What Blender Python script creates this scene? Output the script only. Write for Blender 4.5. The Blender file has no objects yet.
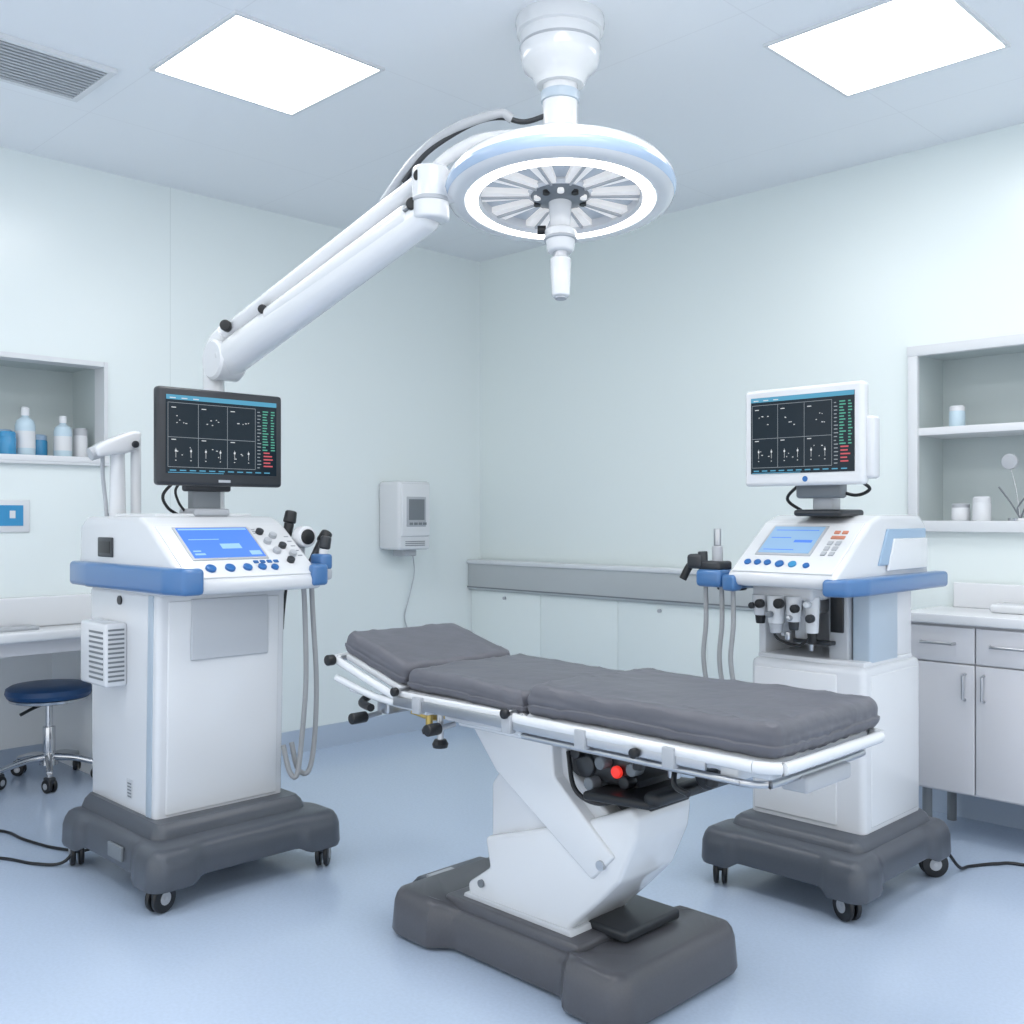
import bpy, bmesh, math, random
from mathutils import Vector, Matrix, noise
random.seed(3)
scene = bpy.context.scene
R = math.radians

# ------------------------------------------------------------------ materials
def mat(name, col, rough=0.4, metal=0.0, emit=None, es=0.0, spec=0.5, trans=0.0, coat=0.0,
        noise_amt=0.0, noise_scale=30.0, bump=0.0, bump_scale=80.0):
    m = bpy.data.materials.new(name); m.use_nodes = True
    nt = m.node_tree; b = nt.nodes["Principled BSDF"]
    b.inputs["Base Color"].default_value = (*col, 1)
    b.inputs["Roughness"].default_value = rough
    b.inputs["Metallic"].default_value = metal
    b.inputs["Specular IOR Level"].default_value = spec
    b.inputs["Transmission Weight"].default_value = trans
    b.inputs["Coat Weight"].default_value = coat
    if emit:
        b.inputs["Emission Color"].default_value = (*emit, 1)
        b.inputs["Emission Strength"].default_value = es
    if noise_amt > 0 or bump > 0:
        tc = nt.nodes.new("ShaderNodeTexCoord")
    if noise_amt > 0:
        n = nt.nodes.new("ShaderNodeTexNoise"); n.inputs["Scale"].default_value = noise_scale
        n.inputs["Detail"].default_value = 4
        nt.links.new(tc.outputs["Object"], n.inputs["Vector"])
        r = nt.nodes.new("ShaderNodeValToRGB")
        r.color_ramp.elements[0].position = 0.3; r.color_ramp.elements[1].position = 0.7
        r.color_ramp.elements[0].color = (*[c*(1-noise_amt) for c in col], 1)
        r.color_ramp.elements[1].color = (*[min(1, c*(1+noise_amt)) for c in col], 1)
        nt.links.new(n.outputs["Fac"], r.inputs["Fac"]); nt.links.new(r.outputs["Color"], b.inputs["Base Color"])
    if bump > 0:
        n2 = nt.nodes.new("ShaderNodeTexNoise"); n2.inputs["Scale"].default_value = bump_scale
        nt.links.new(tc.outputs["Object"], n2.inputs["Vector"])
        bp = nt.nodes.new("ShaderNodeBump"); bp.inputs["Strength"].default_value = bump
        bp.inputs["Distance"].default_value = 0.01
        nt.links.new(n2.outputs["Fac"], bp.inputs["Height"]); nt.links.new(bp.outputs["Normal"], b.inputs["Normal"])
    return m

def seam_mat(name, col, seam, rough, sx, sy, ox=0.0, oy=0.0, axes=("X", "Y"), w=0.006, noise_amt=0.0, nscale=60, bump=0.0):
    """panelled surface: thin seams at a regular pitch along two object axes"""
    m = mat(name, col, rough); nt = m.node_tree; b = nt.nodes["Principled BSDF"]
    tc = nt.nodes.new("ShaderNodeTexCoord"); sp = nt.nodes.new("ShaderNodeSeparateXYZ")
    nt.links.new(tc.outputs["Object"], sp.inputs[0])
    last = None
    for ax, s, o in ((axes[0], sx, ox), (axes[1], sy, oy)):
        if s <= 0: continue
        a = nt.nodes.new("ShaderNodeMath"); a.operation = 'ADD'; a.inputs[1].default_value = 100*s - o
        nt.links.new(sp.outputs[ax], a.inputs[0])
        d = nt.nodes.new("ShaderNodeMath"); d.operation = 'MODULO'; d.inputs[1].default_value = s
        nt.links.new(a.outputs[0], d.inputs[0])
        l = nt.nodes.new("ShaderNodeMath"); l.operation = 'LESS_THAN'; l.inputs[1].default_value = w
        nt.links.new(d.outputs[0], l.inputs[0])
        if last is None: last = l
        else:
            mx = nt.nodes.new("ShaderNodeMath"); mx.operation = 'MAXIMUM'
            nt.links.new(last.outputs[0], mx.inputs[0]); nt.links.new(l.outputs[0], mx.inputs[1]); last = mx
    mix = nt.nodes.new("ShaderNodeMix"); mix.data_type = 'RGBA'
    mix.inputs[6].default_value = (*col, 1); mix.inputs[7].default_value = (*seam, 1)
    if last: nt.links.new(last.outputs[0], mix.inputs[0])
    else: mix.inputs[0].default_value = 0
    if noise_amt > 0:
        n = nt.nodes.new("ShaderNodeTexNoise"); n.inputs["Scale"].default_value = nscale; n.inputs["Detail"].default_value = 6
        nt.links.new(tc.outputs["Object"], n.inputs["Vector"])
        r = nt.nodes.new("ShaderNodeValToRGB")
        r.color_ramp.elements[0].position = 0.35; r.color_ramp.elements[1].position = 0.65
        r.color_ramp.elements[0].color = (*[c*(1-noise_amt) for c in col], 1)
        r.color_ramp.elements[1].color = (*[min(1, c*(1+noise_amt)) for c in col], 1)
        nt.links.new(n.outputs["Fac"], r.inputs["Fac"]); nt.links.new(r.outputs["Color"], mix.inputs[6])
    nt.links.new(mix.outputs[2], b.inputs["Base Color"])
    return m

M = {}
M['wall'] = seam_mat("wall_panel_paint", (0.79, 0.85, 0.85), (0.70, 0.76, 0.76), 0.26, 3.4, 0, ox=-2.19, axes=("Y", "Z"), w=0.005)
M['wall2'] = seam_mat("wall_panel_paint_b", (0.79, 0.855, 0.845), (0.66, 0.74, 0.73), 0.28, 0, 0)
M['alcove'] = mat("alcove_paint", (0.88, 0.90, 0.91), 0.5)
M['ceil'] = seam_mat("ceiling_tile", (0.845, 0.87, 0.90), (0.78, 0.80, 0.83), 0.45, 1.2, 1.2, ox=0.685, oy=-2.89, w=0.004)
M['floor'] = seam_mat("vinyl_floor", (0.475, 0.57, 0.715), (0.40, 0.5, 0.68), 0.16, 0, 0, noise_amt=0.03, nscale=90)
M['base'] = mat("cove_base_vinyl", (0.45, 0.53, 0.64), 0.35)
M['white'] = mat("white_plastic", (0.69, 0.705, 0.73), 0.25, coat=0.3)
M['white2'] = mat("white_enamel", (0.73, 0.745, 0.765), 0.2, coat=0.4)
M['offw'] = mat("offwhite_panel", (0.55, 0.57, 0.60), 0.3)
M['ltgrey'] = mat("light_grey_plastic", (0.43, 0.45, 0.48), 0.4)
M['grey'] = mat("mid_grey_plastic", (0.18, 0.20, 0.22), 0.4)
M['dgrey'] = mat("dark_grey_base_plastic", (0.078, 0.088, 0.106), 0.33, noise_amt=0.04, noise_scale=200)
M['tbase'] = mat("table_base_plastic", (0.090, 0.091, 0.102), 0.30, noise_amt=0.04, noise_scale=150)
M['black'] = mat("black_rubber", (0.008, 0.009, 0.011), 0.38)
M['char'] = mat("charcoal_plastic", (0.026, 0.030, 0.036), 0.35)
M['blue'] = mat("blue_bumper_plastic", (0.060, 0.17, 0.38), 0.28, coat=0.3)
M['ltblue'] = mat("pale_blue_trim", (0.32, 0.45, 0.60), 0.3)
M['stripe'] = mat("grey_blue_stripe", (0.43, 0.51, 0.59), 0.3)
M['bluesc'] = mat("blue_lcd", (0.03, 0.08, 0.30), 0.2, emit=(0.10, 0.26, 0.80), es=0.62)
M['bluesc2'] = mat("blue_lcd_highlight", (0.2, 0.35, 0.6), 0.2, emit=(0.30, 0.50, 0.95), es=0.42)
M['palesc'] = mat("pale_lcd", (0.18, 0.30, 0.45), 0.2, emit=(0.34, 0.52, 0.75), es=0.32)
M['btn'] = mat("blue_button", (0.02, 0.13, 0.38), 0.3)
M['screen'] = mat("monitor_glass", (0.004, 0.007, 0.011), 0.10, emit=(0.05, 0.09, 0.13), es=0.14, spec=0.22)
M['s_line'] = mat("screen_grid_lines", (0.1, 0.1, 0.1), 0.4, emit=(0.35, 0.42, 0.48), es=0.42)
M['s_cyan'] = mat("screen_cyan", (0, 0, 0), 0.4, emit=(0.10, 0.45, 0.70), es=0.6)
M['s_green'] = mat("screen_green", (0, 0, 0), 0.4, emit=(0.12, 0.62, 0.45), es=0.5)
M['s_white'] = mat("screen_white", (0, 0, 0), 0.4, emit=(0.85, 0.9, 0.95), es=0.65)
M['s_red'] = mat("screen_red", (0, 0, 0), 0.4, emit=(0.8, 0.12, 0.15), es=0.6)
M['fabric'] = mat("mattress_vinyl", (0.112, 0.114, 0.134), 0.44, noise_amt=0.06, noise_scale=8, bump=0.3, bump_scale=16)
M['seatblue'] = mat("stool_vinyl_blue", (0.010, 0.065, 0.19), 0.35)
M['chrome'] = mat("chrome", (0.62, 0.63, 0.65), 0.15, metal=1.0)
M['steel'] = mat("brushed_steel", (0.52, 0.53, 0.55), 0.32, metal=1.0)
M['hose'] = mat("grey_hose", (0.33, 0.34, 0.35), 0.4)
M['panel'] = mat("ceiling_light_diffuser", (1, 1, 1), 0.5, emit=(1.0, 0.985, 0.97), es=9.0)
M['frame'] = mat("aluminium_trim", (0.70, 0.72, 0.74), 0.35)
M['led'] = mat("led_ring", (1, 1, 1), 0.4, emit=(1.0, 0.97, 0.93), es=3.5)
M['led2'] = mat("led_spoke", (0.80, 0.80, 0.80), 0.3, emit=(1.0, 0.95, 0.90), es=0.22)
M['glassy'] = mat("lamp_lens", (0.40, 0.46, 0.53), 0.06, emit=(0.8, 0.85, 0.9), es=0.06)
M['cab'] = mat("cabinet_laminate", (0.66, 0.66, 0.69), 0.35)
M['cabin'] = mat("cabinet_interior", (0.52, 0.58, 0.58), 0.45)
M['ctop'] = mat("countertop", (0.76, 0.77, 0.79), 0.25)
M['band'] = mat("bumper_rail", (0.47, 0.50, 0.51), 0.4)
M['bottleb'] = mat("blue_liquid", (0.05, 0.27, 0.50), 0.15)
M['bottlew'] = mat("bottle_plastic", (0.50, 0.63, 0.71), 0.2)
M['red'] = mat("red_indicator", (0.6, 0.02, 0.02), 0.3, emit=(1, 0.05, 0.03), es=0.5)
M['brass'] = mat("brass_fitting", (0.50, 0.36, 0.12), 0.3, metal=1.0)
M['sign'] = mat("sign_blue", (0.04, 0.27, 0.52), 0.4)
M['dark'] = mat("vent_dark", (0.04, 0.045, 0.05), 0.6)
M['lampband'] = mat("lamp_rim_tint", (0.36, 0.47, 0.63), 0.2, coat=0.4)

# ------------------------------------------------------------------ builders
def finish(name, bm, m, parent=None, smooth=True, ang=35):
    me = bpy.data.meshes.new(name); bmesh.ops.recalc_face_normals(bm, faces=bm.faces); bm.to_mesh(me); bm.free()
    if smooth:
        me.shade_smooth(); me.set_sharp_from_angle(angle=R(ang))
    me.materials.append(m)
    o = bpy.data.objects.new(name, me); scene.collection.objects.link(o)
    if parent: o.parent = parent
    return o

class G:
    def __init__(s, name, loc=(0, 0, 0), rotz=0.0, ab=False, mtx=None):
        s.e = bpy.data.objects.new(name, None); s.e.empty_display_size = 0.1
        s.e.location = loc; s.e.rotation_euler = (0, 0, rotz)
        scene.collection.objects.link(s.e)
        s.T = Matrix.Translation(-Vector(loc)) if ab else Matrix.Identity(4)
    def done(s, name, bm, m, F=None, smooth=True, ang=35):
        if F is not None: bm.transform(F)
        bm.transform(s.T)
        return finish(name, bm, m, s.e, smooth, ang)
    def box(s, name, a, b, m, bev=0.0, seg=3, F=None):
        bm = bmesh.new(); bmesh.ops.create_cube(bm, size=1)
        a = Vector(a); b = Vector(b); c = (a+b)/2; d = b-a
        for v in bm.verts: v.co = Vector((c.x+v.co.x*d.x, c.y+v.co.y*d.y, c.z+v.co.z*d.z))
        if bev > 0:
            bev = min(bev, min(abs(d.x), abs(d.y), abs(d.z))*0.49)
            bmesh.ops.bevel(bm, geom=bm.edges[:], offset=bev, segments=seg, profile=0.5, affect='EDGES')
        return s.done(name, bm, m, F)
    def boxes(s, name, lst, m, bev=0.0, F=None):
        bm = bmesh.new()
        for a, b in lst:
            t = bmesh.new(); bmesh.ops.create_cube(t, size=1)
            a = Vector(a); b = Vector(b); c = (a+b)/2; d = b-a
            for v in t.verts: v.co = Vector((c.x+v.co.x*d.x, c.y+v.co.y*d.y, c.z+v.co.z*d.z))
            if bev > 0: bmesh.ops.bevel(t, geom=t.edges[:], offset=bev, segments=2, profile=0.5, affect='EDGES')
            tm = bpy.data.meshes.new("t"); t.to_mesh(tm); t.free(); bm.from_mesh(tm); bpy.data.meshes.remove(tm)
        return s.done(name, bm, m, F)
    def cyl(s, name, p0, p1, r, m, r2=None, seg=28, bev=0.0, F=None):
        p0 = Vector(p0); p1 = Vector(p1); d = p1-p0
        bm = bmesh.new()
        bmesh.ops.create_cone(bm, cap_ends=True, segments=seg, radius1=r, radius2=r if r2 is None else r2, depth=d.length)
        if bev > 0:
            es = [e for e in bm.edges if abs(e.verts[0].co.z-e.verts[1].co.z) < 1e-5]
            bmesh.ops.bevel(bm, geom=es, offset=bev, segments=3, profile=0.5, affect='EDGES')
        q = Vector((0, 0, 1)).rotation_difference(d.normalized()).to_matrix().to_4x4()
        bm.transform(Matrix.Translation((p0+p1)/2) @ q)
        return s.done(name, bm, m, F)
    def prism(s, name, prof, lo, hi, m, axis='x', bev=0.0, seg=3, F=None, ang=35):
        """profile polygon in the plane normal to axis, extruded lo..hi. x: (y,z)  y: (x,z)  z: (x,y)"""
        def V(p, t):
            return {'x': (t, p[0], p[1]), 'y': (p[0], t, p[1]), 'z': (p[0], p[1], t)}[axis]
        bm = bmesh.new()
        a = [bm.verts.new(V(p, lo)) for p in prof]; b = [bm.verts.new(V(p, hi)) for p in prof]
        bm.faces.new(a); bm.faces.new(b[::-1]); n = len(prof)
        for i in range(n): bm.faces.new((a[i], a[(i+1) % n], b[(i+1) % n], b[i]))
        bmesh.ops.recalc_face_normals(bm, faces=bm.faces)
        if bev > 0: bmesh.ops.bevel(bm, geom=bm.edges[:], offset=bev, segments=seg, profile=0.5, affect='EDGES', clamp_overlap=True)
        return s.done(name, bm, m, F, ang=ang)
    def lathe(s, name, prof, m, c=(0, 0, 0), seg=64, F=None, ang=35):
        bm = bmesh.new(); rings = []
        for r, z in prof:
            if r < 1e-5: rings.append([bm.verts.new((c[0], c[1], c[2]+z))])
            else: rings.append([bm.verts.new((c[0]+r*math.cos(2*math.pi*i/seg), c[1]+r*math.sin(2*math.pi*i/seg), c[2]+z)) for i in range(seg)])
        for A, B in zip(rings[:-1], rings[1:]):
            for i in range(seg):
                j = (i+1) % seg
                if len(A) == 1 and len(B) == 1: continue
                if len(A) == 1: bm.faces.new((A[0], B[i], B[j]))
                elif len(B) == 1: bm.faces.new((A[i], B[0], A[j]))
                else: bm.faces.new((A[i], B[i], B[j], A[j]))
        return s.done(name, bm, m, F, ang=ang)
    def tube(s, name, pts, r, m, sub=8, F=None, seg=12, radii=None):
        P = [Vector(p) for p in pts]; out = []
        if len(P) > 2 and sub > 1:
            Q = [2*P[0]-P[1]]+P+[2*P[-1]-P[-2]]
            for i in range(1, len(Q)-2):
                p0, p1, p2, p3 = Q[i-1:i+3]
                for k in range(sub):
                    t = k/sub
                    out.append(0.5*((2*p1)+(-p0+p2)*t+(2*p0-5*p1+4*p2-p3)*t*t+(-p0+3*p1-3*p2+p3)*t**3))
            out.append(P[-1])
        else: out = P
        bm = bmesh.new(); prev = None; up = None; first = None
        for i, p in enumerate(out):
            t = (out[min(i+1, len(out)-1)]-out[max(i-1, 0)]).normalized()
            if up is None:
                up = Vector((0, 0, 1)) if abs(t.z) < 0.9 else Vector((1, 0, 0))
            sx = t.cross(up).normalized(); up = sx.cross(t).normalized()
            rr = r if radii is None else radii[0]+(radii[1]-radii[0])*i/(len(out)-1)
            ring = [bm.verts.new(p+rr*(math.cos(2*math.pi*k/seg)*sx+math.sin(2*math.pi*k/seg)*up)) for k in range(seg)]
            if prev:
                for k in range(seg): bm.faces.new((prev[k], prev[(k+1) % seg], ring[(k+1) % seg], ring[k]))
            else: first = ring
            prev = ring
        bm.faces.new(first[::-1]); bm.faces.new(prev)
        return s.done(name, bm, m, F, ang=50)
    def cushion(s, name, a, b, r, m, n=26, amp=0.004, seed=0, F=None, warp=None):
        a = Vector(a); b = Vector(b); c = (a+b)/2; h = (b-a)/2
        bm = bmesh.new(); bmesh.ops.create_cube(bm, size=2)
        bmesh.ops.subdivide_edges(bm, edges=bm.edges[:], cuts=n, use_grid_fill=True)
        for v in bm.verts:
            p = Vector((math.sin(v.co.x*math.pi/2)*h.x, math.sin(v.co.y*math.pi/2)*h.y, v.co.z*h.z))
            q = Vector((max(-h.x+r, min(h.x-r, p.x)), max(-h.y+r, min(h.y-r, p.y)), max(-h.z+r, min(h.z-r, p.z))))
            d = p-q
            if d.length > 1e-6: p = q+d.normalized()*r
            w = p+c
            if amp > 0:
                ex = abs(p.x)/h.x; ey = abs(p.y)/h.y; edge = max(ex, ey)
                nn = noise.noise(Vector((w.x*3.2+seed, w.y*5, w.z*3)))
                # pulled-cover creases: ridges running obliquely, strongest near rims and section ends
                rg = 1-abs(noise.noise(Vector((w.x*9+w.y*15+seed, w.y*5-w.x*3, w.z*10))))*2.6
                rg = max(0, rg)**3
                k = amp*0.9*nn + amp*0.75*rg*(0.25+0.75*max(0, edge-0.4)/0.6)
                dr = Vector((p.x/h.x**2*0.02, p.y/h.y**2*0.02, p.z/h.z)).normalized()
                w += dr*k
                if p.z < -h.z*0.2 and edge > 0.93: w += Vector((math.copysign(0.004, p.x) if ex > 0.95 else 0, math.copysign(0.004, p.y) if ey > 0.95 else 0, 0))
            if warp: w = warp(w)
            v.co = w
        return s.done(name, bm, m, F, ang=80)
    def slab(s, name, x0, x1, y0, y1, z0, z1, m, r=0.07, waist_x=0.0, waist_y=0.0, edge=0.58, drop=0.0, arch=0.0,
             prof=((0.005, 0.0), (0.0, 0.10), (0.003, 0.60), (0.012, 0.80), (0.024, 0.93), (0.042, 1.0))):
        """rounded-rectangle casting with corner lobes, waisted sides, soft top edge"""
        cx, cy = (x0+x1)/2, (y0+y1)/2; hx, hy = (x1-x0)/2, (y1-y0)/2
        ol = []
        K = 9; NS = 30
        for qx, qy, a0 in ((1, 1, 0), (-1, 1, 90), (-1, -1, 180), (1, -1, 270)):
            for k in range(K):
                a = R(a0+90*k/(K-1)); ol.append((qx*(hx-r)+r*math.cos(a), qy*(hy-r)+r*math.sin(a), math.cos(a), math.sin(a)))
            if a0 == 0: A, B, n_ = (hx-r, hy), (-hx+r, hy), (0, 1)
            elif a0 == 90: A, B, n_ = (-hx, hy-r), (-hx, -hy+r), (-1, 0)
            elif a0 == 180: A, B, n_ = (-hx+r, -hy), (hx-r, -hy), (0, -1)
            else: A, B, n_ = (hx, -hy+r), (hx, hy-r), (1, 0)
            for k in range(1, NS):
                t = k/NS; ol.append((A[0]+(B[0]-A[0])*t, A[1]+(B[1]-A[1])*t, n_[0], n_[1]))
        def sm(v):
            v = max(0, min(1, v)); return v*v*(3-2*v)
        bm = bmesh.new(); prev = None; n = len(ol)
        for ins, tz in prof:
            ring = []
            for X, Y, nx, ny in ol:
                fx = sm((edge-abs(X)/hx)/0.14); fy = sm((edge-abs(Y)/hy)/0.14)
                px = X-nx*ins; py = Y-ny*ins
                if abs(ny) > 0.9: py -= math.copysign(waist_y*fx, ny); f = fx
                elif abs(nx) > 0.9: px -= math.copysign(waist_x*fy, nx); f = fy
                else: f = 0
                zb_ = z0+arch*f; zt = z1-drop*(fx if drop else 0)
                ring.append(bm.verts.new((cx+px, cy+py, zb_+(zt-zb_)*tz)))
            if prev:
                for i in range(n): bm.faces.new((prev[i], prev[(i+1) % n], ring[(i+1) % n], ring[i]))
            else: bm.faces.new(ring[::-1])
            prev = ring
        bmesh.ops.triangle_fill(bm, use_beauty=True, edges=[e for e in bm.edges if len(e.link_faces) == 1])
        return s.done(name, bm, m, ang=40)
    def quads(s, name, rects, m, F):
        bm = bmesh.new()
        for x0, y0, x1, y1 in rects:
            bm.faces.new([bm.verts.new((x, y, 0)) for x, y in ((x0, y0), (x1, y0), (x1, y1), (x0, y1))])
        bm.transform(F); bm.transform(s.T)
        return finish(name, bm, m, s.e, False)

def frame(o, u, v):
    u = Vector(u).normalized(); v = Vector(v).normalized(); n = u.cross(v)
    return Matrix(((u.x, v.x, n.x, o[0]), (u.y, v.y, n.y, o[1]), (u.z, v.z, n.z, o[2]), (0, 0, 0, 1)))

def solid(name, lst, m):
    g = bmesh.new()
    for a, b in lst:
        t = bmesh.new(); bmesh.ops.create_cube(t, size=1)
        a = Vector(a); b = Vector(b); c = (a+b)/2; d = b-a
        for v in t.verts: v.co = Vector((c.x+v.co.x*d.x, c.y+v.co.y*d.y, c.z+v.co.z*d.z))
        tm = bpy.data.meshes.new("t"); t.to_mesh(tm); t.free(); g.from_mesh(tm); bpy.data.meshes.remove(tm)
    return finish(name, g, m, None, False)

# ------------------------------------------------------------------ room shell
H = 3.037; XR = 7.0; YR = -7.0
solid("floor", [((-0.95, YR-0.1, -0.1), (XR+0.1, 0.5, 0))], M['floor'])
solid("ceiling", [((-0.1, YR-0.1, H), (XR+0.1, 0.1, H+0.1))], M['ceil'])
A0, A1 = -5.2, -2.46
N0, N1 = -4.2, -2.517; NZ0, NZ1 = 1.60, 2.10
solid("wall_left", [((-0.1, A1, 0), (0, 0, H))], M['wall'])
solid("wall_left_low", [((-0.1, A0, 0.85), (0, A1, NZ0))], M['wall'])
solid("wall_left_top", [((-0.1, A0, NZ1), (0, A1, H))], M['wall'])
solid("wall_left_pier", [((-0.1, N1, NZ0), (0, A1, NZ1))], M['wall'])
solid("wall_left_pier_b", [((-0.1, A0, NZ0), (0, N0, NZ1))], M['wall'])
solid("wall_left_far", [((-0.1, YR, 0), (0, A0, H))], M['wall'])
solid("wall_alcove_back", [((-0.95, A0, 0), (-0.85, A1, 0.85))], M['alcove'])
solid("wall_alcove_side", [((-0.95, A1, 0), (-0.1, A1+0.06, 0.85))], M['alcove'])
solid("wall_alcove_end", [((-0.95, A0-0.06, 0), (-0.1, A0, 0.85))], M['alcove'])
solid("trim_alcove_top", [((-0.95, A0, 0.80), (-0.001, A1, 0.85))], M['alcove'])
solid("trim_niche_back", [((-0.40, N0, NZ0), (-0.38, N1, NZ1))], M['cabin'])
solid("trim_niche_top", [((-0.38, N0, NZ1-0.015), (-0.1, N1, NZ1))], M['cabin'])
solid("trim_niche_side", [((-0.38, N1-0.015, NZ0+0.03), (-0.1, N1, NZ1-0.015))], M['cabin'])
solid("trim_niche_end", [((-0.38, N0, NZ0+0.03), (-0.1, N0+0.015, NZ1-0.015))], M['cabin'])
solid("trim_niche_frame_top", [((-0.099, N0, NZ1-0.025), (0.012, N1-0.021, NZ1-0.001))], M['frame'])
solid("trim_niche_frame_side", [((-0.099, N1-0.02, NZ0+0.031), (0.013, N1-0.001, NZ1-0.001))], M['frame'])
C0, C1, CZ0, CZ1 = 2.926, 4.35, 1.294, 2.115
solid("wall_right", [((0, 0, 0), (C0, 0.1, H))], M['wall2'])
solid("wall_right_far", [((C1, 0, 0), (XR, 0.1, H))], M['wall2'])
solid("wall_right_low", [((C0, 0, 0), (C1, 0.1, CZ0))], M['wall2'])
solid("wall_right_top", [((C0, 0, CZ1), (C1, 0.1, H))], M['wall2'])
solid("baseboard_left", [((0, A1, 0), (0.014, 0, 0.13))], M['base'])
solid("baseboard_right", [((0.014, -0.014, 0), (XR, 0, 0.13))], M['base'])
solid("baseboard_alcove", [((-0.85, A0, 0), (-0.836, A1, 0.09))], M['base'])

# ceiling light panels: first two in view, the rest unseen, added for fill light
def ceil_panel(cx, cy, s=0.3):
    g = G("ceiling_light_panel", (cx, cy, H))
    g.box("diffuser", (-s, -s, -0.006), (s, s, 0.0), M['panel'])
    t = 0.014
    g.boxes("frame", [((-s-t, -s-t, -0.010), (s+t, -s, 0)), ((-s-t, s, -0.010), (s+t, s+t, 0)),
                      ((-s-t, -s, -0.010), (-s, s, 0)), ((s, -s, -0.010), (s+t, s, 0))], M['frame'])
for cx, cy in ((1.585, -2.59), (3.325, -1.125), (3.325, -2.75), (1.585, -4.3), (5.0, -1.125), (3.325, -4.4), (5.0, -2.75)):
    ceil_panel(cx, cy)

# ceiling air vent
g = G("ceiling_air_vent", (0.985, -3.25, H))
g.box("back_plate", (-0.175, -0.25, -0.004), (0.175, 0.25, 0), M['dark'])
g.boxes("slats", [((-0.165+i*0.0275, -0.24, -0.016), (-0.150+i*0.0275, 0.24, -0.004)) for i in range(13)], M['ltgrey'])
g.boxes("rim", [((-0.19, -0.265, -0.018), (0.19, -0.24, 0)), ((-0.19, 0.24, -0.018), (0.19, 0.265, 0)),
                ((-0.19, -0.24, -0.018), (-0.167, 0.24, 0)), ((0.167, -0.24, -0.018), (0.19, 0.24, 0))], M['frame'])

# ------------------------------------------------------------------ left recessed shelf
g = G("recessed_shelf", (-0.0, -3.3, NZ0), ab=True)
g.box("shelf_board", (-0.379, N0+0.001, NZ0+0.001), (0.03, N1-0.001, NZ0+0.03), M['ctop'], 0.004)
g.box("front_lip", (0.0, N0+0.001, NZ0-0.012), (0.028, N1-0.001, NZ0+0.004), M['frame'], 0.003)
def bottle(x, y, z, r, h, body, cap, kind=0):
    g = G("medicine_bottle", (x, y, z))
    if kind == 0:
        g.lathe("body", [(0, 0), (r*0.95, 0), (r, 0.01), (r, h*0.62), (r*0.85, h*0.72), (r*0.35, h*0.8), (r*0.35, h*0.84), (0, h*0.84)], body, seg=24)
        g.lathe("cap", [(0, h*0.82), (r*0.42, h*0.82), (r*0.42, h*0.98), (r*0.3, h), (0, h)], cap, seg=20)
        g.lathe("label", [(r*1.01, h*0.15), (r*1.01, h*0.5)], cap, seg=24)
    else:
        g.lathe("body", [(0, 0), (r*0.95, 0), (r, 0.006), (r, h*0.68), (r*0.9, h*0.76), (0, h*0.76)], body, seg=24)
        g.lathe("lid", [(0, h*0.74), (r*0.95, h*0.74), (r*0.95, h*0.92), (r*0.8, h*0.98), (0, h)], cap, seg=24)
zb = NZ0+0.0305
bottle(-0.08, -2.875, zb, 0.045, 0.23, M['bottlew'], M['white'])
bottle(-0.08, -2.70, zb, 0.042, 0.20, M['bottlew'], M['white'])
bottle(-0.05, -2.965, zb, 0.038, 0.11, M['bottleb'], M['bottleb'], 1)
bottle(-0.16, -2.79, zb, 0.045, 0.11, M['bottleb'], M['ltblue'], 1)
bottle(-0.20, -2.93, zb, 0.04, 0.13, M['bottleb'], M['ltblue'], 1)
bottle(-0.12, -2.60, zb, 0.035, 0.15, M['white'], M['ltgrey'], 1)
bottle(-0.12, -3.08, zb, 0.04, 0.18, M['bottlew'], M['white'])

# sign
g = G("notice_sign", (0, -2.96, 1.34), ab=True)
g.box("backing", (0.0005, -3.07, 1.27), (0.008, -2.885, 1.42), M['white'], 0.003)
g.box("blue_square", (0.008, -3.05, 1.30), (0.010, -2.915, 1.395), M['sign'])
g.box("mark", (0.010, -2.975, 1.335), (0.011, -2.95, 1.37), M['white'])

# desk
g = G("desk_counter", (0.12, -3.6, 0), ab=True)
g.box("top", (0.001, A0, 0.785), (0.25, -2.40, 0.83), M['ctop'], 0.012)
g.box("backsplash", (0.001, A0, 0.83), (0.05, -2.40, 0.97), M['ctop'], 0.01)
g.box("apron", (0.16, A0+0.1, 0.72), (0.18, -2.45, 0.79), M['cab'])
g.box("leg_end", (0.02, -2.455, 0), (0.22, -2.425, 0.79), M['white'])
g.box("leg_end_b", (0.02, A0, 0), (0.22, A0+0.03, 0.79), M['white'])
g.box("ledge_tray", (0.06, -3.2, 0.83), (0.17, -2.9, 0.845), M['ltgrey'], 0.004)

# ------------------------------------------------------------------ swivel stool
def caster(g, x, y, r=0.045, yaw=0.0, top=0.1, nm="caster"):
    c, s_ = math.cos(yaw), math.sin(yaw)
    ax = Vector((-s_, c, 0))
    p = Vector((x, y, r))
    for k in (-1, 1):
        a = p+ax*(0.006*k); b = p+ax*(0.024*k)
        g.cyl(nm+"_wheel", a, b, r, M['black'], bev=0.006, seg=26)
        g.cyl(nm+"_hub", p+ax*(0.0245*k), p+ax*(0.0265*k), r*0.45, M['ltgrey'], seg=18)
    g.cyl(nm+"_axle", p-ax*0.028, p+ax*0.028, 0.007, M['steel'], seg=10)
    Fk = Matrix.Translation((x, y, 0)) @ Matrix.Rotation(yaw, 4, 'Z')
    g.box(nm+"_fork", (-r*0.75, -0.02, r*1.08), (r*0.75, 0.02, r*2+0.008), M['char'], 0.008, F=Fk)
    g.cyl(nm+"_stem", (x, y, r*1.6), (x, y, top), 0.012, M['steel'], seg=14)
g = G("swivel_stool", (-0.36, -2.66, 0))
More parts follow.
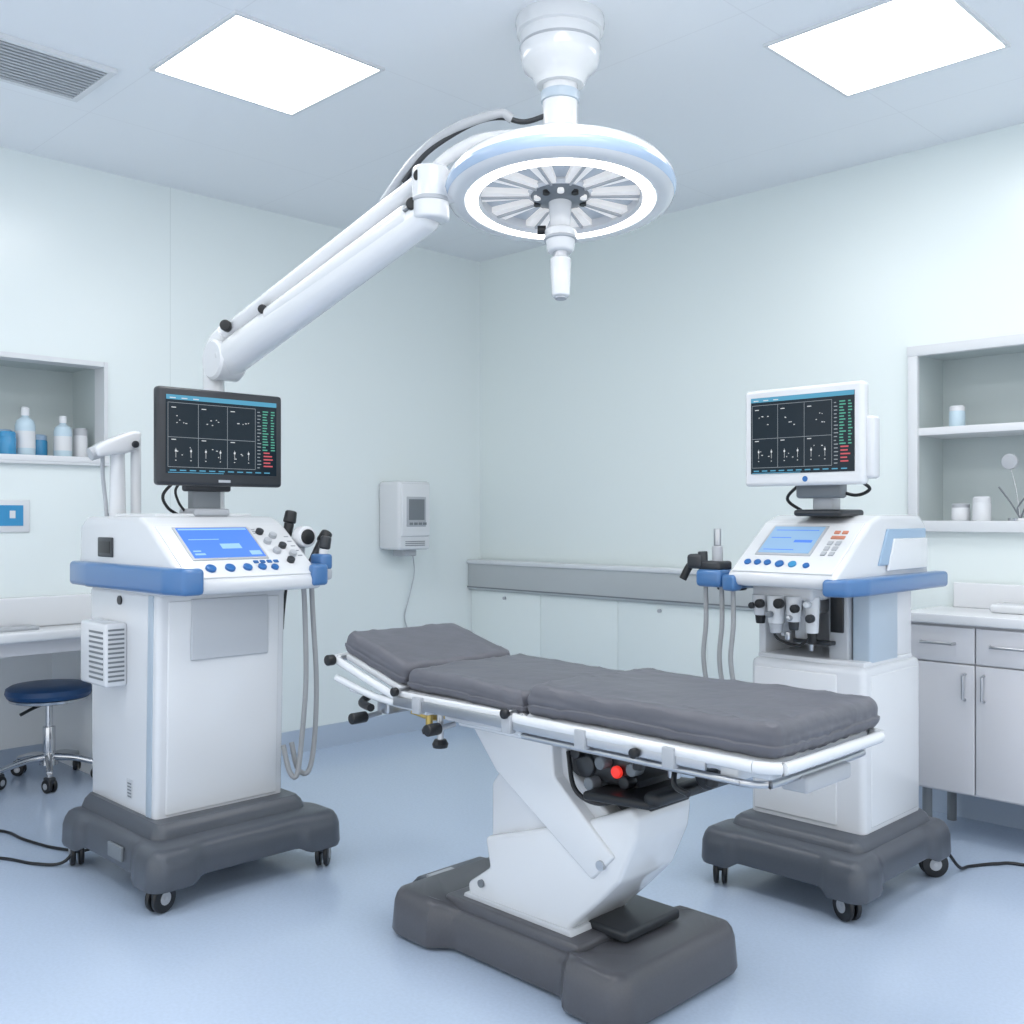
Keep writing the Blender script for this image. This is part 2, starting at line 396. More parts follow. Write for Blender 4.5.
g.lathe("seat", [(0, 0.425), (0.17, 0.425), (0.195, 0.435), (0.205, 0.455), (0.2, 0.478), (0.18, 0.490), (0.1, 0.496), (0, 0.494)], M['seatblue'])
g.lathe("seat_rim", [(0, 0.408), (0.16, 0.408), (0.185, 0.415), (0.188, 0.428), (0.0, 0.43)], M['chrome'])
g.cyl("piston", (0, 0, 0.2), (0, 0, 0.41), 0.018, M['chrome'])
g.cyl("column", (0, 0, 0.09), (0, 0, 0.28), 0.030, M['chrome'], bev=0.004)
g.tube("lever", [(0, 0, 0.4), (0.02, -0.08, 0.385), (0.03, -0.15, 0.36)], 0.008, M['black'])
g.cyl("hub", (0, 0, 0.085), (0, 0, 0.15), 0.045, M['chrome'], r2=0.03, bev=0.005)
for i in range(5):
    a = R(72*i-20); c, s_ = math.cos(a), math.sin(a)
    g.tube("leg_%d" % (i+1), [(0.02*c, 0.02*s_, 0.125), (0.12*c, 0.12*s_, 0.118), (0.235*c, 0.235*s_, 0.09)], 0.014, M['chrome'], radii=(0.021, 0.014))
    caster(g, 0.24*c, 0.24*s_, 0.034, a+0.6, 0.09, "caster_%d" % (i+1))

# ------------------------------------------------------------------ dispenser on the wall
g = G("sanitizer_dispenser", (0, -0.725, 1.134), ab=True)
g.box("housing", (0.001, -0.85, 1.14), (0.2, -0.6, 1.554), M['white2'], 0.02)
g.box("front_cover", (0.19, -0.835, 1.22), (0.212, -0.615, 1.54), M['white2'], 0.01)
g.box("display", (0.208, -0.80, 1.28), (0.216, -0.65, 1.46), M['ltgrey'], 0.004)
g.box("display_window", (0.215, -0.785, 1.32), (0.218, -0.665, 1.445), M['grey'], 0.001)
g.boxes("display_keys", [((0.215, -0.78+i*0.035, 1.29), (0.219, -0.755+i*0.035, 1.305)) for i in range(4)], M['grey'])
g.box("outlet", (0.05, -0.78, 1.10), (0.15, -0.67, 1.15), M['ltgrey'], 0.008)
g.boxes("slots", [((0.2, -0.80, 1.165+i*0.012), (0.203, -0.65, 1.169+i*0.012)) for i in range(3)], M['grey'])
g.tube("cord", [(0.05, -0.63, 1.15), (0.04, -0.60, 1.0), (0.03, -0.63, 0.85), (0.02, -0.66, 0.72), (0.01, -0.62, 0.62)], 0.004, M['ltgrey'])

# ------------------------------------------------------------------ low cabinet run with bumper rail
g = G("low_cabinet_run", (1.25, -0.05, 0), ab=True)
g.box("bumper_rail", (0.0, -0.115, 0.86), (2.5, -0.015, 1.05), M['band'], 0.012)
g.box("rail_cap", (0.001, -0.125, 1.03), (2.5, -0.015, 1.058), M['frame'], 0.008)
g.box("rail_groove", (0.002, -0.118, 0.875), (2.5, -0.113, 0.883), M['grey'])
g.box("carcass", (0.001, -0.080, 0.13), (2.5, -0.015, 0.86), M['wall2'])
g.box("plinth", (0.001, -0.085, 0.0), (2.5, -0.015, 0.13), M['base'])
for i in range(4):
    x0 = 0.03+i*0.61
    g.box("door_%d" % (i+1), (x0, -0.090, 0.15), (x0+0.608, -0.08, 0.858), M['wall2'], 0.0015)
    if i % 2 == 0:
        g.cyl("knob_%d" % (i+1), (x0+0.3, -0.09, 0.82), (x0+0.3, -0.105, 0.82), 0.010, M['ltgrey'])

# ------------------------------------------------------------------ display cabinet right wall (recessed)
g = G("medicine_cabinet", (3.6, 0, CZ0), ab=True)
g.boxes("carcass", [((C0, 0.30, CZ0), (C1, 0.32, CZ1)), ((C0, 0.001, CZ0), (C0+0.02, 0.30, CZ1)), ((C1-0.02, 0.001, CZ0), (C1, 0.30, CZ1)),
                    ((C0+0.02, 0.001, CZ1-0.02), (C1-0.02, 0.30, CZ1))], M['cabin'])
g.box("frame_top", (C0-0.012, -0.032, CZ1-0.035), (C1, -0.0005, CZ1+0.012), M['frame'], 0.003)
g.box("frame_side", (C0-0.010, -0.029, CZ0+0.005), (C0+0.035, -0.0007, CZ1+0.0), M['frame'], 0.003)
g.box("frame_sill", (C0-0.014, -0.045, CZ0-0.02), (C1, -0.0005, CZ0+0.03), M['frame'], 0.003)
g.box("bottom_board", (C0+0.02, -0.001, CZ0), (C1-0.02, 0.30, CZ0+0.029), M['ctop'])
g.box("shelf_mid", (C0+0.02, -0.01, 1.715), (C1-0.02, 0.299, 1.75), M['ctop'], 0.003)
g.box("mullion", (3.50, -0.03, CZ0+0.03), (3.525, 0.0, CZ1-0.035), M['frame'], 0.002)
bottle(3.10, 0.08, 1.7505, 0.035, 0.10, M['bottlew'], M['white'], 1)
bottle(3.42, 0.10, 1.7505, 0.035, 0.17, M['bottlew'], M['white'])
bottle(3.12, 0.07, CZ0+0.0305, 0.04, 0.08, M['white'], M['ltgrey'], 1)
bottle(3.22, 0.05, CZ0+0.0305, 0.040, 0.11, M['white'], M['white'], 1)
g = G("dental_instrument_stand", (3.38, 0.06, CZ0+0.03))
g.cyl("foot", (0, 0, 0), (0, 0, 0.012), 0.05, M['chrome'])
g.tube("stem_a", [(0, 0, 0.01), (-0.04, 0, 0.08), (-0.09, 0, 0.15)], 0.004, M['grey'])
g.tube("stem_b", [(0, 0, 0.01), (0.03, 0, 0.10), (0.02, 0, 0.2)], 0.004, M['grey'])
g.tube("stem_c", [(0, 0, 0.01), (-0.01, 0, 0.06), (0.05, 0, 0.14)], 0.004, M['grey'])
g.cyl("dial", (-0.04, -0.02, 0.26), (-0.04, 0.0, 0.26), 0.035, M['ltgrey'], bev=0.004)
g.tube("dial_stem", [(0, 0, 0.01), (-0.02, 0, 0.15), (-0.04, -0.01, 0.24)], 0.003, M['chrome'])

# ------------------------------------------------------------------ base cabinets
g = G("base_cabinet", (3.8, -0.2, 0), ab=True)
BX0, BX1 = 3.08, 4.76
g.box("carcass", (BX0, -0.38, 0.20), (BX1, -0.015, 0.90), M['cab'], 0.003)
g.box("countertop", (BX0-0.02, -0.42, 0.90), (BX1+0.02, -0.015, 0.94), M['ctop'], 0.006)
g.box("backsplash", (BX0+0.05, -0.04, 0.94), (BX1, -0.015, 1.05), M['ctop'], 0.004)
g.box("raised_tray", (3.35, -0.22, 0.94), (3.75, -0.05, 0.975), M['white2'], 0.01)
for i in range(6):
    x0 = BX0+i*0.28
    g.box("drawer_%d" % (i+1), (x0+0.003, -0.40, 0.742), (x0+0.277, -0.38, 0.888), M['cab'], 0.003)
    g.box("door_%d" % (i+1), (x0+0.003, -0.40, 0.21), (x0+0.277, -0.38, 0.736), M['cab'], 0.003)
    g.tube("drawer_pull_%d" % (i+1), [(x0+0.06, -0.40, 0.82), (x0+0.065, -0.425, 0.82), (x0+0.195, -0.425, 0.82), (x0+0.20, -0.40, 0.82)], 0.006, M['steel'], sub=1)
    hx = x0+0.24 if i % 2 == 0 else x0+0.035
    g.tube("door_pull_%d" % (i+1), [(hx, -0.40, 0.70), (hx, -0.425, 0.695), (hx, -0.425, 0.60), (hx, -0.40, 0.595)], 0.006, M['steel'], sub=1)
for i, x in enumerate((BX0+0.06, BX0+0.62, BX0+1.18, BX1-0.06)):
    g.cyl("leg_%d" % (i+1), (x, -0.34, 0), (x, -0.34, 0.2), 0.02, M['grey'])
    g.cyl("rear_leg_%d" % (i+1), (x, -0.08, 0), (x, -0.08, 0.2), 0.02, M['grey'])

# ------------------------------------------------------------------ monitor builder
def monitor(g, x0, x1, y, z0, z1, body, bez, seed=1, thick=0.045):
    """front plane at local y, facing -y"""
    g.box("monitor_shell", (x0, y, z0), (x1, y+thick, z1), body, 0.014, 4)
    g.box("monitor_back_bulge", (x0+0.06, y+thick-0.01, z0+0.05), (x1-0.06, y+thick+0.04, z1-0.06), body, 0.02)
    b = bez
    F = frame((x0+b, y-0.002, z0+b*1.5), (1, 0, 0), (0, 0, 1))
    w = x1-x0-2*b; h = z1-z0-b*2.5
    g.box("screen_glass", (0, 0, -0.004), (w, h, 0.0008), M['screen'], F=F)
    F2 = F @ Matrix.Translation((0, 0, 0.0016))
    lines = []; lw = w*0.0035
    gw = w*0.78
    for i in range(4):
        lines.append((0.015*w+gw*i/3-lw/2, h*0.08, 0.015*w+gw*i/3+lw/2, h*0.90))
    for j in (0.08, 0.46, 0.90): lines.append((0.015*w, h*j-lw/2, 0.015*w+gw, h*j+lw/2))
    rnd = random.Random(seed)
    for j in range(17):
        yy = h*(0.10+0.8*j/17)
        lines.append((w*0.815, yy, w*(0.835+0.02*rnd.random()), yy+h*0.012))
    g.quads("screen_grid", lines, M['s_line'], F2)
    wh = []
    for i in range(3):
        for j in range(2):
            cx = 0.015*w+gw*(i+0.5)/3; cy = h*(0.27 if j == 0 else 0.68)
            for k in range(3 if j == 0 else 5):
                px = cx+(rnd.random()-0.5)*gw*0.16; py = cy+(rnd.random()-0.5)*h*0.14
                wh.append((px, py, px+w*(0.006+0.010*rnd.random()), py+h*0.010))
            if j == 0:
                for q in (-0.25, 0.25):
                    px = cx+q*gw/3
                    wh.append((px, cy-h*0.07, px+w*0.003, cy+h*0.05)); wh.append((px-w*0.006, cy+h*0.005, px+w*0.009, cy+h*0.03))
                    wh.append((px-w*0.004, cy-h*0.11, px+w*0.006, cy-h*0.10))
            wh.append((cx-gw*0.13, cy+h*0.155, cx-gw*0.13+w*0.04, cy+h*0.165))
    for i in range(3): wh.append((w*(0.03+0.1*i), h*0.955, w*(0.03+0.1*i)+w*0.05, h*0.967))
    g.quads("screen_marks", wh, M['s_white'], F2)
    g.quads("screen_header", [(0, h*0.94, w, h)], M['s_cyan'], F @ Matrix.Translation((0, 0, 0.0012)))
    gr = []
    for j in range(15):
        yy = h*(0.34+0.56*j/15)
        gr.append((w*0.865, yy, w*(0.895+0.03*rnd.random()), yy+h*0.016)); gr.append((w*0.945, yy, w*(0.965+0.02*rnd.random()), yy+h*0.016))
    g.quads("screen_values", gr, M['s_green'], F2)
    g.quads("screen_alerts", [(w*0.875, h*(0.12+0.045*j), w*(0.93+0.04*rnd.random()), h*(0.12+0.045*j)+h*0.018) for j in range(5)], M['s_red'], F2)
    g.quads("screen_footer", [(w*(0.03+0.085*i), h*0.03, w*(0.03+0.085*i)+w*0.055, h*0.045) for i in range(11)]+[(w*0.015, h*0.005, w*0.5, h*0.014)], M['s_cyan'], F2)
    return F

# ------------------------------------------------------------------ LEFT machine
g = G("ultrasound_machine", (1.325, -2.725, 0), rotz=R(90))
g.slab("base_skirt", -0.385, 0.400, -0.395, 0.41, 0.080, 0.215, M['dgrey'], r=0.06, waist_x=0.022, waist_y=0.022, edge=0.62, arch=0.022)
g.slab("base_plinth", -0.31, 0.32, -0.26, 0.40, 0.19, 0.262, M['dgrey'], r=0.05, prof=((0, 0), (0.0, 0.35), (0.012, 0.75), (0.03, 1.0)))
g.box("base_label", (-0.372, -0.13, 0.13), (-0.361, -0.02, 0.18), M['grey'], 0.002)
for i, (x, y) in enumerate(((-0.325, -0.335), (0.335, -0.335), (-0.335, 0.345), (0.325, 0.335))):
    caster(g, x, y, 0.050, 0.3+i*0.5, 0.14, "caster_%d" % (i+1))
g.prism("body", [(-0.165, 0.235), (-0.190, 1.07), (0.40, 1.07), (0.385, 0.235)], -0.262, 0.262, M['white'], 'x', 0.02, 4)
g.prism("corner_stripe", [(-0.135, 0.26), (-0.155, 1.06), (-0.115, 1.06), (-0.095, 0.26)], -0.2645, -0.26, M['stripe'], 'x', 0.001)
g.prism("front_panel", [(-0.172, 0.27), (-0.194, 1.04), (-0.16, 1.04), (-0.16, 0.27)], -0.225, 0.230, M['white2'], 'x', 0.006)
g.box("front_bay", (-0.14, -0.198, 0.82), (0.18, -0.18, 1.045), M['offw'], 0.006)
g.box("side_vent_box", (-0.345, 0.06, 0.715), (-0.26, 0.29, 0.95), M['white'], 0.012)
g.boxes("vent_slats", [((-0.3475, 0.08, 0.74+i*0.019), (-0.3445, 0.20, 0.748+i*0.019)) for i in range(10)], M['grey'])
g.boxes("vent_slats_front", [((-0.335, 0.056, 0.735+i*0.017), (-0.275, 0.061, 0.742+i*0.017)) for i in range(12)], M['grey'])
g.box("side_label", (-0.2635, 0.02, 0.30), (-0.2615, 0.06, 0.37), M['offw'])
g.boxes("side_label_text", [((-0.2645, 0.025, 0.305+i*0.012), (-0.2630, 0.055, 0.310+i*0.012)) for i in range(5)], M['grey'])
g.cyl("side_port", (-0.26, 0.12, 1.03), (-0.268, 0.12, 1.03), 0.017, M['char'])
hp = [(-0.405, 1.075), (-0.41, 1.12), (-0.135, 1.315), (-0.06, 1.345), (0.40, 1.345), (0.46, 1.31), (0.475, 1.10), (0.44, 1.065), (-0.2, 1.06)]
g.prism("console_housing", hp, -0.275, 0.285, M['white'], 'x', 0.018, 4)
g.box("console_top_plate", (-0.2, -0.04, 1.34), (0.20, 0.38, 1.356), M['white2'], 0.006)
g.prism("bumper_left", [(-0.31, 0.485), (-0.320, 0.30), (-0.318, -0.33), (-0.29, -0.43), (-0.215, -0.44), (-0.215, -0.40), (-0.25, -0.39), (-0.25, 0.485)], 1.075, 1.168, M['blue'], 'z', 0.016, 3)
g.prism("bumper_right", [(0.325, 0.40), (0.33, -0.33), (0.305, -0.415), (0.235, -0.42), (0.235, -0.38), (0.26, -0.37), (0.27, 0.40)], 1.085, 1.165, M['blue'], 'z', 0.014, 3)
g.box("side_display_bezel", (-0.282, 0.15, 1.19), (-0.272, 0.28, 1.265), M['char'], 0.006)
g.box("side_display", (-0.284, 0.165, 1.205), (-0.28, 0.265, 1.25), M['black'], 0.001)
sl = Vector((0, 0.275, 0.195)).normalized()
F = frame((0, -0.41, 1.12), (1, 0, 0), sl)
g.box("control_panel", (-0.255, 0.015, -0.002), (0.268, 0.325, 0.006), M['white2'], 0.004, F=F)
g.box("lcd_bezel", (-0.20, 0.11, 0.004), (0.105, 0.31, 0.010), M['ltgrey'], 0.003, F=F)
g.box("lcd_screen", (-0.19, 0.12, 0.008), (0.095, 0.30, 0.0115), M['bluesc'], 0.0, F=F)
g.quads("lcd_graphics", [(-0.185, 0.285, 0.09, 0.293), (-0.06, 0.17, 0.02, 0.20), (-0.18, 0.135, -0.14, 0.145), (-0.18, 0.155, -0.15, 0.162), (0.04, 0.13, 0.085, 0.155), (-0.17, 0.225, -0.05, 0.229)], M['bluesc2'], F @ Matrix.Translation((0, 0, 0.0122)))
for i, (u, v, r) in enumerate(((-0.155, 0.06, 0.019), (-0.08, 0.06, 0.019), (-0.01, 0.06, 0.017), (0.05, 0.06, 0.016), (0.10, 0.055, 0.014))):
    g.cyl("button_%d" % (i+1), (u, v, 0.004), (u, v, 0.016), r, M['btn'], bev=0.003, F=F)
g.boxes("key_row", [((0.03+i*0.028, 0.085, 0.004), (0.048+i*0.028, 0.098, 0.010)) for i in range(4)], M['btn'], F=F)
for i, (u, v) in enumerate(((0.14, 0.27), (0.185, 0.245), (0.145, 0.21), (0.195, 0.18), (0.155, 0.15), (0.215, 0.13), (0.185, 0.09))):
    g.cyl("knob_%d" % (i+1), (u, v, 0.004), (u, v, 0.022), 0.015, M['ltgrey'] if i % 3 else M['char'], bev=0.003, F=F)
g.quads("panel_text", [(0.115, 0.29-0.012*i, 0.13, 0.294-0.012*i) for i in range(3)]+[(0.235, 0.24-0.03*i, 0.255, 0.246-0.03*i) for i in range(5)], M['grey'], F @ Matrix.Translation((0, 0, 0.0066)))
# monitor on stand
g.box("monitor_stand_foot", (-0.05, -0.05, 1.345), (0.10, 0.08, 1.375), M['ltgrey'], 0.01)
g.box("monitor_stand", (-0.035, -0.01, 1.36), (0.085, 0.04, 1.50), M['grey'], 0.012)
g.box("monitor_bracket", (-0.08, -0.025, 1.44), (0.12, 0.0, 1.62), M['char'], 0.01)
monitor(g, -0.213, 0.312, -0.085, 1.460, 1.825, M['char'], 0.030, 1)
g.box("monitor_logo", (0.03, -0.0865, 1.474), (0.08, -0.0845, 1.484), M['ltgrey'])
g.tube("monitor_cable", [(-0.08, 0.0, 1.50), (-0.14, 0.02, 1.43), (-0.11, 0.05, 1.38), (-0.06, 0.06, 1.35)], 0.006, M['black'])
g.tube("monitor_cable_b", [(-0.05, 0.0, 1.50), (-0.10, 0.0, 1.45), (-0.08, 0.02, 1.40), (-0.04, 0.04, 1.36)], 0.005, M['black'])
# scope arm at rear left
g.cyl("scope_post", (-0.18, 0.33, 1.33), (-0.18, 0.33, 1.64), 0.032, M['white'], r2=0.026, bev=0.004)
g.cyl("scope_post_rear", (-0.105, 0.33, 1.33), (-0.105, 0.33, 1.66), 0.020, M['white'], bev=0.004)
g.prism("scope_head", [(-0.275, 1.575), (-0.285, 1.61), (-0.24, 1.64), (-0.13, 1.685), (-0.095, 1.685), (-0.10, 1.62), (-0.15, 1.595)], 0.29, 0.37, M['white'], 'y', 0.014)
g.cyl("scope_lens", (-0.292, 0.325, 1.585), (-0.25, 0.325, 1.60), 0.026, M['ltgrey'], bev=0.003)
g.cyl("scope_knob", (-0.13, 0.285, 1.63), (-0.13, 0.272, 1.63), 0.014, M['char'], bev=0.003)
g.tube("scope_hose", [(-0.24, 0.33, 1.60), (-0.23, 0.35, 1.5), (-0.215, 0.36, 1.4), (-0.21, 0.36, 1.33)], 0.008, M['ltgrey'])
# probe holder right
g.box("probe_holder", (0.30, -0.36, 1.10), (0.365, -0.10, 1.145), M['ltgrey'], 0.012)
g.box("probe_holder_blue", (0.31, -0.36, 1.14), (0.365, -0.28, 1.20), M['blue'], 0.012)
def probe(i, x, y, z, tx, ty, l, m1, m2, r=0.016):
    d = Vector((tx, ty, 1)).normalized(); p = Vector((x, y, z))
    g.cyl("probe_%d_handle" % i, p, p+d*l, r*0.75, m1, r2=r, bev=0.004)
    g.cyl("probe_%d_head" % i, p+d*l, p+d*(l+0.05), r*1.3, m2, r2=r*1.15, bev=0.008)
probe(1, 0.285, -0.14, 1.20, 0.20, 0.0, 0.12, M['black'], M['black'], 0.020)
probe(2, 0.32, -0.20, 1.16, 0.02, 0, 0.08, M['white'], M['ltgrey'], 0.02)
probe(3, 0.33, -0.26, 1.16, 0.7, 0.1, 0.10, M['char'], M['black'], 0.020)
probe(4, 0.335, -0.32, 1.15, 0.15, -0.1, 0.07, M['white'], M['char'], 0.018)
g.cyl("probe_ring", (0.315, -0.26, 1.265), (0.315, -0.21, 1.265), 0.042, M['white'], bev=0.008)
g.cyl("probe_ring_lens", (0.315, -0.266, 1.265), (0.315, -0.255, 1.265), 0.030, M['black'], bev=0.003)
for i, (x, y, dx) in enumerate(((0.295, -0.26, 0.0), (0.345, -0.24, 0.03))):
    g.tube("probe_hose_%d" % (i+1), [(x, y, 1.10), (x+0.008, y, 0.95), (x+0.005+dx*0.4, y-0.01, 0.7), (x-0.01+dx*0.8, y, 0.46), (x-0.03+dx*0.5, y, 0.345), (x-0.05, y+0.02, 0.36), (x-0.065, y+0.04, 0.46)], 0.010, M['hose'])
g.tube("probe_hose_3", [(0.30, -0.14, 1.10), (0.29, -0.13, 0.98), (0.27, -0.15, 0.90)], 0.006, M['black'])

# ------------------------------------------------------------------ RIGHT machine
g = G("ultrasound_machine.001", (3.10, -1.15, 0), ab=True)
g.slab("base_skirt", 2.785, 3.43, -1.53, -0.77, 0.080, 0.210, M['dgrey'], r=0.055, waist_x=0.02, waist_y=0.02, edge=0.62, arch=0.022)
g.slab("base_plinth", 2.85, 3.37, -1.42, -0.82, 0.19, 0.245, M['dgrey'], r=0.05, prof=((0, 0), (0.0, 0.35), (0.012, 0.75), (0.03, 1.0)))
for i, (x, y) in enumerate(((2.85, -1.465), (3.345, -1.465), (2.87, -0.84), (3.375, -0.845))):
    caster(g, x, y, 0.050, 2.1+i*0.6, 0.14, "caster_%d" % (i+1))
g.box("lower_body", (2.885, -1.32, 0.225), (3.335, -0.86, 0.82), M['white'], 0.025, 4)
g.box("front_door", (2.905, -1.327, 0.26), (3.235, -1.31, 0.79), M['white2'], 0.006)
g.box("side_panel", (3.328, -1.27, 0.26), (3.338, -0.89, 0.79), M['white2'], 0.005)
g.box("bay_floor", (2.90, -1.29, 0.815), (3.32, -0.9, 0.835), M['white'], 0.006)
g.box("bay_back", (2.92, -0.98, 0.82), (3.30, -0.93, 1.10), M['offw'], 0.004)
g.box("bay_left", (2.89, -1.27, 0.82), (2.92, -0.95, 1.10), M['white'], 0.008)
g.box("support_column", (3.17, -1.26, 0.82), (3.245, -1.10, 1.10), M['ltgrey'], 0.008)
g.box("support_column_outer", (3.25, -1.24, 0.82), (3.32, -1.02, 1.10), M['stripe'], 0.01)
g.box("column_slot", (3.18, -1.268, 0.93), (3.23, -1.255, 1.08), M['black'], 0.004)
g.box("support_shell", (3.15, -1.08, 0.82), (3.31, -0.88, 1.10), M['white'], 0.012)
g.box("mech_block", (2.93, -1.38, 1.045), (3.17, -1.08, 1.10), M['white'], 0.012)
g.box("mech_body", (3.00, -1.33, 0.985), (3.12, -1.15, 1.05), M['white2'], 0.015)
cl = ((2.965, -1.38, 0.985, 1.06, 0.022, 'white', 0.03), (2.965, -1.38, 0.955, 0.99, 0.016, 'black', 0.02),
      (3.03, -1.38, 0.96, 1.06, 0.030, 'white2', 0.034), (3.03, -1.38, 0.925, 0.962, 0.022, 'ltgrey', 0.026),
      (3.10, -1.38, 0.97, 1.06, 0.024, 'white', 0.030), (3.10, -1.38, 0.94, 0.972, 0.016, 'char', 0.02),
      (3.15, -1.34, 0.93, 1.06, 0.022, 'white2', 0.028), (3.15, -1.34, 0.89, 0.932, 0.014, 'black', 0.018),
      (3.07, -1.26, 0.88, 0.99, 0.026, 'white', 0.032), (2.99, -1.24, 0.90, 0.99, 0.020, 'offw', 0.026),
      (3.065, -1.36, 0.90, 0.93, 0.010, 'steel', 0.012), (3.125, -1.30, 0.86, 0.93, 0.008, 'steel', 0.014))
for i, (x, y, z0, z1, r, m_, r2) in enumerate(cl):
    g.cyl("nozzle_%d" % (i+1), (x, y, z0), (x, y, z1), r, M[m_], r2=r2, bev=0.003)
for i, (x, y, z, r, m_) in enumerate(((2.985, -1.405, 1.03, 0.016, 'black'), (3.065, -1.41, 1.035, 0.018, 'black'), (3.125, -1.405, 1.02, 0.015, 'black'), (3.165, -1.37, 0.985, 0.015, 'char'), (3.03, -1.415, 0.995, 0.012, 'grey'),
                                      (2.945, -1.39, 1.02, 0.012, 'char'), (3.10, -1.40, 0.985, 0.010, 'steel'), (3.16, -1.38, 1.035, 0.012, 'white2'))):
    g.cyl("cluster_knob_%d" % (i+1), (x, y, z), (x, y-0.025, z), r, M[m_], bev=0.004)
g.box("mech_bracket", (3.05, -1.30, 0.885), (3.20, -1.26, 0.90), M['char'], 0.004)
g.tube("mech_wire", [(3.00, -1.36, 0.95), (3.02, -1.35, 0.90), (3.09, -1.33, 0.88), (3.14, -1.32, 0.92)], 0.005, M['black'])
W0, W1 = 2.90, 3.325
hp = [(-1.50, 1.10), (-1.505, 1.14), (-1.25, 1.325), (-1.17, 1.35), (-0.84, 1.35), (-0.79, 1.32), (-0.765, 1.12), (-0.80, 1.08), (-1.3, 1.08)]
g.prism("console_housing", hp, W0, W1, M['white'], 'x', 0.018, 4)
g.prism("side_inset", [(-1.20, 1.17), (-1.13, 1.30), (-0.81, 1.30), (-0.81, 1.17)], W1-0.002, W1+0.008, M['ltblue'], 'x', 0.004)
g.prism("side_inset_inner", [(-1.14, 1.15), (-1.09, 1.265), (-0.81, 1.265), (-0.81, 1.15)], W1+0.002, W1+0.014, M['white2'], 'x', 0.004)
g.prism("bumper_right", [(3.375, -0.70), (3.385, -1.38), (3.36, -1.49), (3.28, -1.52), (3.28, -1.46), (3.315, -1.42), (3.315, -0.70)], 1.075, 1.135, M['blue'], 'z', 0.014, 3)
g.prism("bumper_left", [(2.86, -0.95), (2.855, -1.40), (2.875, -1.50), (2.94, -1.52), (2.94, -1.46), (2.905, -1.43), (2.905, -0.95)], 1.075, 1.135, M['blue'], 'z', 0.014, 3)
sl = Vector((0, 0.255, 0.185)).normalized()
F = frame((3.1125, -1.505, 1.14), (1, 0, 0), sl)
g.box("control_panel", (-0.195, 0.012, -0.002), (0.195, 0.305, 0.006), M['white2'], 0.004, F=F)
g.box("lcd_bezel", (-0.145, 0.105, 0.004), (0.075, 0.28, 0.010), M['ltgrey'], 0.003, F=F)
g.box("lcd_screen", (-0.135, 0.115, 0.008), (0.065, 0.27, 0.0115), M['palesc'], 0.0, F=F)
g.quads("lcd_graphics", [(-0.12, 0.245, 0.05, 0.249), (-0.12, 0.13, 0.0, 0.134), (-0.12, 0.2, -0.04, 0.204), (-0.02, 0.175, 0.05, 0.19)], M['bluesc'], F @ Matrix.Translation((0, 0, 0.0122)))
for i, (u, v, r) in enumerate(((-0.15, 0.06, 0.013), (-0.11, 0.06, 0.013), (-0.07, 0.06, 0.013), (-0.02, 0.055, 0.016), (0.03, 0.055, 0.015), (0.085, 0.05, 0.012))):
    g.cyl("button_%d" % (i+1), (u, v, 0.004), (u, v, 0.014), r, M['btn'] if i != 4 else M['sign'], bev=0.003, F=F)
g.boxes("orange_keys", [((0.11+i*0.03, 0.235-i*0.0, 0.004), (0.13+i*0.03, 0.25, 0.010)) for i in range(2)]+[((0.11, 0.205, 0.004), (0.16, 0.22, 0.010))], mat("orange_key", (0.55, 0.22, 0.14), 0.4), F=F)
g.boxes("grey_keys", [((0.11+i*0.03, 0.11+j*0.03, 0.004), (0.128+i*0.03, 0.13+j*0.03, 0.010)) for i in range(2) for j in range(3)], M['ltgrey'], F=F)
g.box("monitor_foot", (3.05, -1.30, 1.345), (3.24, -1.12, 1.37), M['char'], 0.012)
g.box("monitor_stand", (3.11, -1.27, 1.36), (3.19, -1.20, 1.50), M['ltgrey'], 0.012)
g.box("monitor_bracket", (3.06, -1.30, 1.41), (3.24, -1.25, 1.47), M['grey'], 0.012)
monitor(g, 2.892, 3.356, -1.372, 1.455, 1.808, M['white2'], 0.030, 5, 0.05)
g.box("monitor_side_grip", (3.335, -1.345, 1.475), (3.380, -1.29, 1.69), M['white'], 0.012)
g.cyl("monitor_logo", (3.14, -1.374, 1.478), (3.14, -1.371, 1.478), 0.010, M['btn'])
g.tube("monitor_cable_a", [(3.18, -1.27, 1.45), (3.27, -1.26, 1.42), (3.33, -1.27, 1.44), (3.31, -1.3, 1.47)], 0.006, M['black'])
g.tube("monitor_cable_b", [(3.07, -1.27, 1.47), (3.0, -1.25, 1.41), (3.04, -1.2, 1.36)], 0.006, M['black'])
g.box("probe_holder", (2.76, -1.50, 1.085), (2.87, -1.38, 1.15), M['blue'], 0.016)
g.box("probe_holder_cup", (2.775, -1.49, 1.145), (2.86, -1.40, 1.18), M['char'], 0.01)
g.box("probe_holder_arm", (2.80, -1.42, 1.07), (2.90, -1.36, 1.11), M['char'], 0.008)
g.cyl("probe_1_handle", (2.82, -1.44, 1.16), (2.82, -1.44, 1.235), 0.020, M['ltgrey'], bev=0.004)
g.cyl("probe_1_head", (2.82, -1.44, 1.235), (2.82, -1.44, 1.30), 0.014, M['steel'], bev=0.003)
g.box("probe_2_grip", (2.72, -1.50, 1.15), (2.785, -1.44, 1.205), M['char'], 0.014)
g.tube("probe_2_barrel", [(2.76, -1.47, 1.19), (2.725, -1.48, 1.16), (2.70, -1.49, 1.11)], 0.015, M['black'])
g.cyl("probe_3", (2.78, -1.47, 1.14), (2.775, -1.47, 1.215), 0.018, M['char'], bev=0.004)
